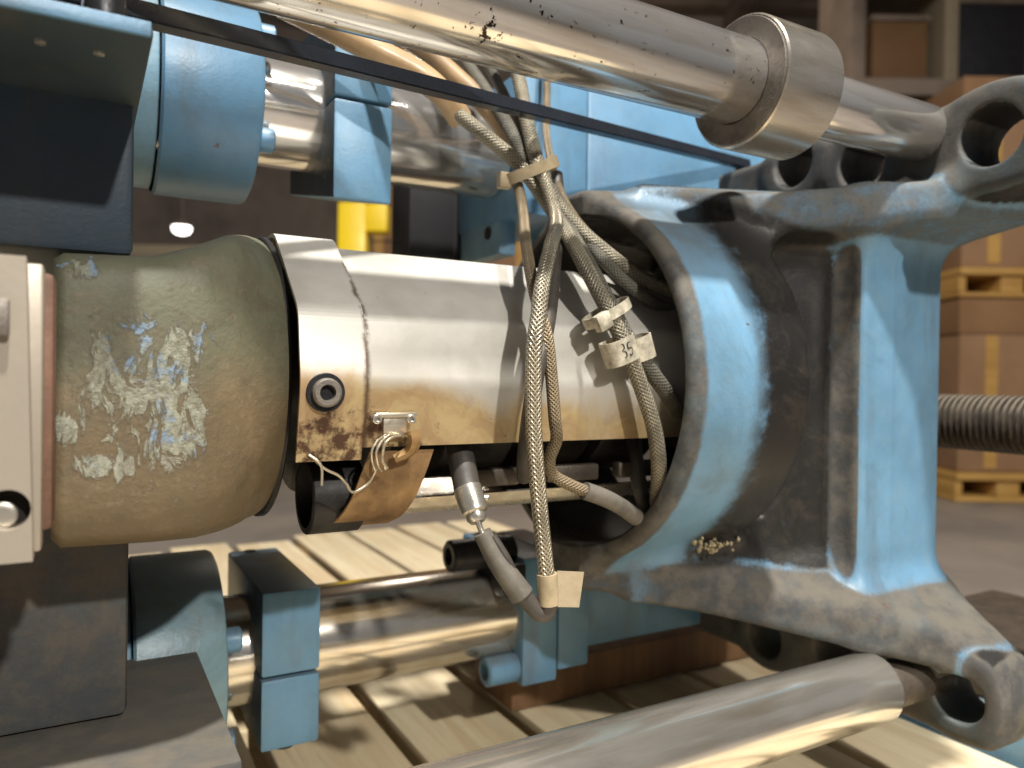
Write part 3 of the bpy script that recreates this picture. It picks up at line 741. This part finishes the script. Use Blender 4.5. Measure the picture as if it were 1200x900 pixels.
# ------------------------------------------------------------------ carriage blocks at the left
uc = thing('carriage_block', 'upper carriage web with shade painted into its blue, under a thin top plate', 'carriage', (-.05, .52, CZ + .06), 'carriage blocks left of the barrel')
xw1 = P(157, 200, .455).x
obj('web', box(-.16, xw1, .455, .60, CZ + .062, CZ + .182, .004), 'blue_shaded', uc)
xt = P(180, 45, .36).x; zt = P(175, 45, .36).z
tp = obj('top_plate', box(-.16, xt, .360, .60, zt, zt + .0055, .0016), 'blue_plate_shade', uc)
obj('painted_lit_edge', box(-.16, xt - .001, .3572, .3598, zt - .0002, zt + .0062, .0006), 'blue', tp)  # added lighter strip, paints the lit front edge onto the darkened plate
for (px, py) in ((38, 2), (122, 22)):
    p = P(px, py, .374)
    obj('bolt', lathe((p.x, .374, zt + .0055), (0, 0, 1), [(0, .0085), (.018, .0085), (.022, .0065), (.0222, .002)], 24), 'black_oxide', tp)
for (px, py) in ((47, 50), (116, 63)):
    p = PZ(px, py, zt - .0006)
    obj('bolt_tip', lathe((p.x, p.y, zt + .0002), (0, 0, -1), [(0, .0026), (.0012, .0026), (.0018, .0015)], 6), 'zinc', tp)
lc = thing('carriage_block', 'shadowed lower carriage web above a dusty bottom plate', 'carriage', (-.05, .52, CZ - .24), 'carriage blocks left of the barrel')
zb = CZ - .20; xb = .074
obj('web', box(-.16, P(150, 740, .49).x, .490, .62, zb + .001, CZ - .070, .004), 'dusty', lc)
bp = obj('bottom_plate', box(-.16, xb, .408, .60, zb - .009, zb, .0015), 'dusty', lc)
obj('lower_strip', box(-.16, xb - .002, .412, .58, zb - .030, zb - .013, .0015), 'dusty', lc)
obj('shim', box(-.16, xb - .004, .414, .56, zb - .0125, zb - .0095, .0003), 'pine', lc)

# ------------------------------------------------------------------ barrel: neck casting, end plate, cover, band
def neck():
    nb = bmesh.new(); seg = 96; rings = []
    st = [(-.012, .1165, .0570, .0810, 9), (-.008, .1200, .0600, .0850, 8.5), (.030, .1195, .0620, .0865, 8), (.052, .1175, .0710, .0880, 6.5), (.072, .1105, .0830, .0890, 4.2), (.086, .1030, .0885, .0895, 2.7), (.096, .0975, .0895, .0895, 2.1), (.100, .0950, .0870, .0870, 2.0)]
    xs = np.array([s_[0] for s_ in st])
    for x in list(np.linspace(-.012, -.006, 4)) + list(np.linspace(0, .094, 26)) + [.097, .0985, .0995, .100]:
        hy, hu, hd, ex = [np.interp(x, xs, [s_[k] for s_ in st]) for k in (1, 2, 3, 4)]
        ring = []
        for k in range(seg):
            a = k * math.tau / seg; c, s2 = math.cos(a), math.sin(a)
            y = math.copysign(abs(c) ** (2 / ex), c) * hy; z = math.copysign(abs(s2) ** (2 / ex), s2) * (hu if s2 > 0 else hd)
            ring.append(nb.verts.new((x, AXY + y, AXZ + z)))
        rings.append(ring)
    for i in range(len(rings) - 1):
        for k in range(seg): nb.faces.new((rings[i][k], rings[i][(k + 1) % seg], rings[i + 1][(k + 1) % seg], rings[i + 1][k]))
    nb.faces.new(rings[0][::-1]); nb.faces.new(rings[-1]); return nb
nk = thing('barrel_neck', 'olive brown neck casting with a flaked pale paint patch', 'casting', (.04, AXY, AXZ - .09))
obj('neck_body', neck(), 'neck', nk, 50)
ep = thing('end_plate', 'flat beige steel end plate with a round hole at left edge', 'plate', (-.05, .36, P(20, 655, .345).z))
def plate_with_hole():
    # front plate in XZ with hole and notch, built as an outline with a bridged hole
    x0, x1 = -.11, P(40, 470, .345).x; z0 = P(50, 657, .345).z; z1 = P(30, 300, .345).z
    bm = bmesh.new(); hc = P(8, 598, .345); n = 28; r = .0078
    bmesh.ops.create_grid(bm, x_segments=1, y_segments=1, size=1)
    bm.clear()
    outer = [(x0, z0), (x1, z0), (x1 - .003, z1), (x0, z1)]
    # corners + sampled edges, triangulated to the hole
    vo = [bm.verts.new((a, .345, b)) for a, b in outer]; vh = [bm.verts.new((hc.x + math.cos(k * math.tau / n) * r, .345, hc.z + math.sin(k * math.tau / n) * r)) for k in range(n)]
    eo = [bm.edges.new((vo[i], vo[(i + 1) % 4])) for i in range(4)]; eh = [bm.edges.new((vh[i], vh[(i + 1) % n])) for i in range(n)]
    bmesh.ops.triangle_fill(bm, use_beauty=True, edges=eo + eh)
    fs = [f for f in bm.faces]
    bad = [f for f in fs if (f.calc_center_median() - Vector((hc.x, .345, hc.z))).length < r * .6]
    if bad: bmesh.ops.delete(bm, geom=bad, context='FACES')
    ret = bmesh.ops.extrude_face_region(bm, geom=bm.faces[:])
    for v in [g for g in ret['geom'] if isinstance(g, bmesh.types.BMVert)]: v.co.y += .012
    return bm, hc, r, x1, z0, z1
bm, hc, hr_, px1, pz0, pz1 = plate_with_hole()
ob = obj('face_plate', bm, 'plate', ep, 30)
obj('hole_bottom', lathe((hc.x, .3560, hc.z), (0, 1, 0), [(0, hr_ * .98), (.001, hr_ * .98)], 24), 'slot', ob)
obj('hole_bushing', lathe((hc.x - .002, .3555, hc.z - .003), (0, -1, 0), [(0, .0052), (.004, .0052), (.0045, .0042), (.0045, .0028)], 24), 'zinc', ob)
e2 = P(50, 470, .3585)
obj('edge_bar', box(-.11, e2.x, .3575, .374, pz0 + .001, pz1 - .001, .0012), 'plate', ep)
e3 = P(64, 470, .376)
obj('spacer', box(-.11, e3.x, .3745, .400, pz0 + .006, pz1 - .0025, .003), 'plate_edge', ep)
n1 = P(0, 345, .3448); n2 = P(14, 385, .3448)
nt = obj('wedge_insert', box(-.09, P(12, 352, .345).x, .3405, .3448, P(5, 395, .345).z, P(5, 350, .345).z, .001), 'steel_face', ep)

# cover shell (bent facets) and the clamp band around it
prof = [(.640, CZ + .020), (.610, CZ + .060), (.568, CZ + .0805), (.484, CZ + .0805), (.4255, CZ + .0335), (.4185, CZ - .004), (.4262, CZ - .0415)]
cv = thing('barrel_cover', 'faceted stainless heater cover with yellow heat stains along its lower edge', 'cover', (.27, AXY, CZ - .042))
obj('shell', sheet(round_prof(prof, .004), .128, .415, -.0016, 3), 'cover', cv, 5)
lin = [(y + (.522 - y) * .03, z) for y, z in prof]
obj('liner', sheet(round_prof(lin, .009), .129, .413, .0008, 3), 'inside', cv, 60)
def offs(pr, d):
    o = []
    for i, (y, z) in enumerate(pr):
        v = Vector((y - .522, z - CZ)); v = v * (1 + d / v.length); o.append((.522 + v.x, CZ + v.y))
    return o
bprof = offs(prof[:-1] + [(.4268, CZ - .0455)], .0055)
bd = thing('clamp_band', 'scorched steel clamp band between neck casting and cover', 'band', (.12, AXY, CZ - .05))
obj('strap', sheet(round_prof(bprof, .008, 7), .1025, .1395, -.0022, 3), 'band', bd, 5)
ring = tubex(.0985, .1030, AXY, AXZ, .0915, .070, .0008, 96); obj('seal_ring', ring, 'barrel_dark', bd)
sp = P(382, 460, .411)
wash = obj('washer', lathe((sp.x, sp.y + .002, sp.z), (0, -1, 0), [(0, .0108), (.0016, .0108), (.002, .0104)], 32), 'black_oxide', bd)
socket_screw(bd, sp.x, sp.y + .0008, sp.z, .0080, .0052, 'steel_face', 'screw', (0, -1, 0))
# raw barrel and heater bands under the cover
br = thing('barrel', 'sooty dark barrel with heater bands under the cover', 'barrel', (.25, AXY, AXZ - .085))
obj('tube', cylx(.085, .600, AXY, AXZ, .058, .002), 'barrel_dark', br)
for (x0, x1, r) in ((.125, .175, .074), (.215, .268, .070), (.282, .335, .070), (.345, .40, .070)):
    hb = obj('heater_band', cylx(x0, x1, AXY + .004, AXZ - .004, r, .002), 'barrel_dark', br)
    obj('band_joint', box(x0 + .004, x1 - .004, .452, .462, AXZ - .072, AXZ - .060, .002), 'shank', hb)
obj('lower_band', tubex(.118, .150, .462, CZ - .074, .023, .019, .0008, 40), 'barrel_dark', br)
obj('lower_tray', sheet(round_prof([(.470, CZ - .080), (.480, CZ - .092), (.56, CZ - .096), (.60, CZ - .085)], .01), .17, .40, -.0015), 'zinc', br)

# burnt loose lower strip of the band
arc = [(v.x, v.y) for v in catmull([(.4275, CZ - .0445, 0), (.4280, CZ - .058, 0), (.4315, CZ - .072, 0), (.4400, CZ - .084, 0), (.4540, CZ - .0915, 0)], 5)]
lf = thing('loose_band_strip', 'burnt brown strip of clamp band hanging loose under the cover', 'strip', (.16, .47, CZ - .1))
xl, xr = P(432, 540, .428).x, P(507, 530, .428).x
obj('strip', sheet(arc, xl, xr, -.0014, 4, lambda t: -.019 * t), 'flap', lf, 60)
obj('bent_tab', tube([P(484, 505, .414), P(486, 518, .413), P(478, 530, .418), P(462, 538, .42)], .0035, 8, 6, taper=lambda t: 1.3 - .5 * t), 'flap', lf)

# terminal clip with screws and loose wires
tc = thing('terminal_clip', 'small bent metal clip with two screws and loose wires on the cover', 'clip', P(460, 510, .421))
a = P(441, 484, .417); b = P(481, 508, .417)
cp = obj('clip_plate', box(P(447, 490, .42).x, P(475, 490, .42).x, .4165, .4195, P(460, 510, .42).z, P(460, 486, .42).z, .0006), 'wire', tc)
obj('clip_bar', box(P(437, 488, .42).x, P(485, 488, .42).x, .4150, .4175, P(460, 489, .42).z, P(460, 483, .42).z, .0006), 'wire', tc)
for px in (441, 481):
    p = P(px, 491, .4165); socket_screw(tc, p.x, .4185, p.z, .0028, .0045, 'zinc', 'screw', (0, -1, 0), sub=False)
wires = [[(452, 510, .416), (442, 517, .411), (436, 528, .410), (436, 540, .412), (440, 553, .416)],
         [(456, 510, .416), (447, 518, .410), (441, 530, .409), (443, 545, .412), (447, 552, .416)],
         [(470, 511, .415), (459, 513, .410), (451, 520, .409), (448, 535, .411), (452, 550, .415)],
         [(451, 512, .415), (450, 525, .411), (448, 540, .411), (454, 548, .415)],
         [(441, 550, .416), (432, 566, .42), (414, 577, .418), (405, 566, .412), (396, 557, .408), (380, 549, .404), (362, 532, .402)],
         [(362, 533, .402), (372, 540, .401), (377, 549, .401), (377, 569, .402)]]
for wpts in wires: obj('loose_wire', tube([P(*q) for q in wpts], .00075, 8, 8), 'wire', tc)

# thermocouple: stem, connector, sleeve, bend up into the braided lead
th = thing('thermocouple', 'thermocouple with shiny bayonet connector and grey sleeve below the cover', 'sensor', P(550, 590, .42))
obj('stem', tube([P(532, 500, .455), P(540, 535, .44), P(549, 580, .425)], .0085, 18), 'rubber', th)
c0, c1 = P(547, 570, .424), P(560, 612, .412); dv = (c1 - c0); L = dv.length
cn = obj('connector', lathe(c0, dv, [(0, .006), (.001, .0088), (L * .55, .0088), (L * .6, .0082), (L * .72, .0082), (L * .76, .0062), (L * .9, .0062), (L, .0045)], 32), 'zinc', th)
obj('bayonet_pin', lathe(c0 + dv * .35 + Vector((.0075, -.002, 0)), (1, -.3, .1), [(0, .0022), (.003, .0022), (.0035, .0015)], 14), 'zinc', cn)
obj('lead_wire', tube([P(559, 608, .412), P(564, 622, .410), P(568, 632, .408)], .0018, 10), 'zinc', th)
obj('sleeve', tube([P(565, 624, .409), P(585, 660, .404), P(612, 698, .398)], .0066, 18, taper=lambda t: .85 + .3 * t), 'sleeve', th)
obj('inner_sleeve', tube([P(577, 628, .405), P(592, 652, .401), P(600, 668, .400)], .0028, 12), 'rubber', th)
obj('bend', tube([P(608, 692, .398), P(622, 708, .396), P(633, 718, .394), P(641, 716, .392), P(643, 704, .391), P(642, 690, .391)], .0056, 18), 'rubber', th)
obj('crimp', tube([P(643, 708, .391), P(641, 672, .391)], .0064, 18), 'tie', th)
obj('lead', tube([P(641, 678, .391), P(637, 640, .391), P(632, 590, .390), P(627, 530, .389), P(625, 470, .388), P(626, 410, .388), P(631, 370, .392), P(636, 330, .402), P(645, 290, .425), P(652, 258, .46), P(640, 215, .485), P(628, 190, .495)], .0050, 18, 12), 'braid_steel', th)
tg = obj('tape_flag', sheet([(.3905, 0), (.3905, .022)], 0, .020, .0005), 'tape', th)
tg.data.transform(Matrix.Translation(Vector(tg['_w'])))
p = P(647, 711, .3905); tg.data.transform(Matrix.Translation(p) @ Matrix.Rotation(.15, 4, 'Y') @ Matrix.Translation((0, -.3905, 0))); tg.data.transform(Matrix.Translation(-Vector(tg['_w'])))

# ------------------------------------------------------------------ cable loom
cables = [
 ('braid_light', .0055, 'light braided cable crossing in front of the far rod into the tie', [(395, 12, .60), (450, 62, .57), (510, 112, .54), (560, 152, .52), (605, 190, .505), (640, 236, .49), (668, 280, .455), (690, 320, .425), (712, 362, .408), (734, 408, .402), (752, 455, .402), (766, 500, .404), (772, 545, .41), (770, 590, .43)]),
 ('braid_light', .0058, 'bright braided cable dropping straight into the upper tie and curving right', [(590, 30, .56), (607, 88, .545), (617, 140, .525), (630, 190, .505), (652, 236, .49), (678, 268, .475), (710, 296, .462), (745, 322, .452), (778, 338, .452), (815, 350, .46)]),
 ('braid_dark', .0056, 'dark braided cable behind the bright one above the upper tie', [(520, 40, .60), (552, 82, .575), (588, 136, .545), (622, 196, .515), (655, 250, .49), (684, 300, .45), (708, 345, .415), (735, 396, .405), (760, 432, .405), (782, 462, .41), (800, 492, .43)]),
 ('braid_dark', .0045, 'thin dark cable fanning right above the lower tie', [(560, 55, .60), (590, 110, .57), (622, 180, .525), (655, 235, .495), (692, 288, .468), (728, 326, .445), (762, 352, .445), (800, 368, .46)]),
 ('braid_brown', .0040, 'slim brown braided cable hanging beside the steel braid over the cover', [(604, 205, .498), (612, 240, .485), (617, 290, .44), (626, 340, .410), (640, 390, .398), (646, 440, .397), (650, 490, .398), (652, 515, .402), (644, 538, .410), (648, 556, .415), (668, 568, .415), (690, 577, .415)]),
 ('braid_brown', .0034, 'thin copper-coloured cable against the blue upper bracket', [(640, 60, .60), (641, 110, .595), (640, 150, .575), (646, 190, .53), (664, 240, .50), (700, 285, .47), (740, 315, .46)]),
 ('tan_hose', .0095, 'thick tan sleeve passing under the upper near rod', [(330, 5, .56), (385, 32, .55), (440, 60, .54), (490, 86, .535), (520, 112, .53), (540, 140, .535)]),
 ('tan_hose', .0085, 'second slimmer tan sleeve beside the dark braided cable', [(440, 20, .60), (500, 62, .585), (535, 92, .575), (575, 130, .56), (600, 165, .545)]),
 ('rubber', .0052, 'dark rubber cable hanging behind the steel braid above the cover', [(652, 205, .52), (655, 250, .50), (650, 300, .455), (646, 345, .425), (640, 385, .405), (630, 430, .398), (622, 480, .400), (616, 530, .41), (614, 560, .425)]),
 ('sleeve', .0060, 'short sleeved cable end entering the hub near the bottom', [(685, 575, .415), (705, 582, .415), (725, 592, .42), (745, 606, .43)]),
 ('rubber', .0060, 'dark cable running down inside the hub below the cover', [(742, 500, .47), (745, 540, .455), (752, 580, .45), (765, 605, .46)]),
]
for matn, r, lab, pts in cables:
    o = obj('cable', tube([P(*q) for q in pts], r, 16, 12), matn)
    props(o, lab, 'cable', 'cables of the heater loom')
def tie_band(name, label, cat, ca, cb, half_t, width, thick, tilt_px, matn):
    """flat band wound round a pair of cables between photo points"""
    a = P(*ca); b = P(*cb); d = (b - a); ln = d.length; d.normalize(); n = Vector((0, -1, .0)); n = (n - d * n.dot(d)).normalized(); w_ = d.cross(n)
    path = []
    for k in range(28):
        ang = k * math.tau / 28; path.append((a + b) / 2 + d * (math.cos(ang) * ln / 2) + n * (math.copysign(abs(math.sin(ang)) ** .7, math.sin(ang)) * half_t))
    nb = bmesh.new(); rings = []
    c0 = (a + b) / 2
    for p in path:
        o_ = (p - c0).normalized()
        rings.append([nb.verts.new(p + w_ * s1 * width / 2 + o_ * s2 * thick) for s1, s2 in ((-1, 0), (1, 0), (1, 1), (-1, 1))])
    for i in range(28):
        A, B = rings[i], rings[(i + 1) % 28]
        for k in range(4): nb.faces.new((A[k], A[(k + 1) % 4], B[(k + 1) % 4], B[k]))
    t = thing(name, label, cat, (a + b) / 2)
    obj('strap', nb, matn, t, 40)
    return t, a, b, d, n, w_
t, a, b, d, n, w_ = tie_band('cable_tie', 'wide beige cable tie around the loom above the barrel', 'cable tie', (590, 213, .500), (650, 190, .497), .0125, .0085, .0014, 0, 'tie')
hb = box(-.006, .004, -.003, .004, -.006, .006, .001); hb.transform(Matrix.Translation(a + n * .004)); obj('tie_head', hb, 'tie', t)
t, a, b, d, n, w_ = tie_band('cable_tie', 'off-white cable tie with square head above the cable labels', 'cable tie', (690, 380, .406), (732, 354, .412), .0095, .0070, .0014, 0, 'tie_white')
hb = box(-.0055, .0055, -.003, .004, -.0065, .0045, .001); hb.transform(Matrix.Translation(a + n * .009 + d * .004) @ Matrix.Rotation(-.5, 4, 'Y')); obj('tie_head', hb, 'tie_white', t)
t1, a1, b1, d1, n1_, w1_ = tie_band('cable_label', 'white cable marker with dark handwritten digits', 'label', (710, 418, .402), (741, 404, .402), .0085, .0165, .0007, 0, 'tie_white')
t2, a2, b2, d2, n2_, w2_ = tie_band('cable_label', 'blank off-white cable marker right of the numbered one', 'label', (737, 413, .405), (760, 403, .407), .0080, .0160, .0007, 0, 'tie_white')
# handwriting strokes on the first marker
ctr = (a1 + b1) / 2 + n1_ * .0094
def stroke(pts2):
    obj('ink_stroke', tube([ctr + d1 * u * .0045 + w1_ * v * .0045 * (1 if w1_.z > 0 else -1) - n1_ * (.0012 * u * u) for u, v in pts2], .00045, 6, 6), 'black_oxide', t1)
stroke([(-1.3, 1.0), (-.6, 1.15), (-.5, .5), (-.95, .15), (-.4, -.1), (-.5, -.8), (-1.2, -.8)])
stroke([(.9, 1.0), (.2, 1.0), (.15, .25), (.75, .2), (.9, -.35), (.5, -.85), (.1, -.65)])

# long dark flat bar in front of the far rods
ba = P(190, 17, .400); bb = P(880, 192, .605); dv = (bb - ba).normalized(); st_ = ba - dv * .28
bar = bmesh.new(); side = Vector((0, 1, 0)); side = (side - dv * side.dot(dv)).normalized(); upv = dv.cross(side); upv = upv if upv.z > 0 else -upv
vs = []
for q in (st_, bb):
    for (u_, v_) in ((-.0, -.0048), (.010, -.0048), (.010, .0048), (-.0, .0048)): vs.append(bar.verts.new(q + side * u_ + upv * v_))
for f_ in ((0, 1, 2, 3), (7, 6, 5, 4), (0, 4, 5, 1), (1, 5, 6, 2), (2, 6, 7, 3), (3, 7, 4, 0)): bar.faces.new([vs[i] for i in f_])
bmesh.ops.bevel(bar, geom=bar.edges[:], offset=.0008, segments=2, affect='EDGES')
props(obj('switch_bar', bar, 'bar'), 'long thin dark polished bar slanting in front of the upper housing and clamp', 'bar')

# threaded bar at the right edge behind the strut
x0 = .82; ya, yb = .60, .30
nb = bmesh.new(); seg = 40; turns = 46; rings = []
zc = PX(1150, 496, x0).z; R = PX(1150, 463, x0).z - zc
prof_t = [(0, R * .86), (.3, R * .86), (.5, R), (.75, R), (.97, R * .86)]
pr = []
pitch = (ya - yb) / turns
for k in range(turns):
    for (f_, r_) in prof_t: pr.append(((k + f_) * pitch, r_))
tb_ = lathe((x0, ya, zc), (0, -1, 0), pr, seg)
props(obj('threaded_bar', tb_, 'screw', None, 60), 'dusty dark threaded bar running behind the blue strut at right', 'bar')
# machine bed piece at the lower right edge
bedp = thing('machine_bed', 'grimy dark bed edge behind the lower flange at bottom right', 'machine bed', (1.0, .5, 0))
obj('bed_body', box(.80, 1.15, .25, .62, .004, CZ - .322, .006), 'blue_worn', bedp); obj('bed_rail', box(.805, 1.15, .26, .61, CZ - .321, CZ - .296, .004), 'shank', bedp)

for o in list(D.objects):
    if '_w' in o: del o['_w']
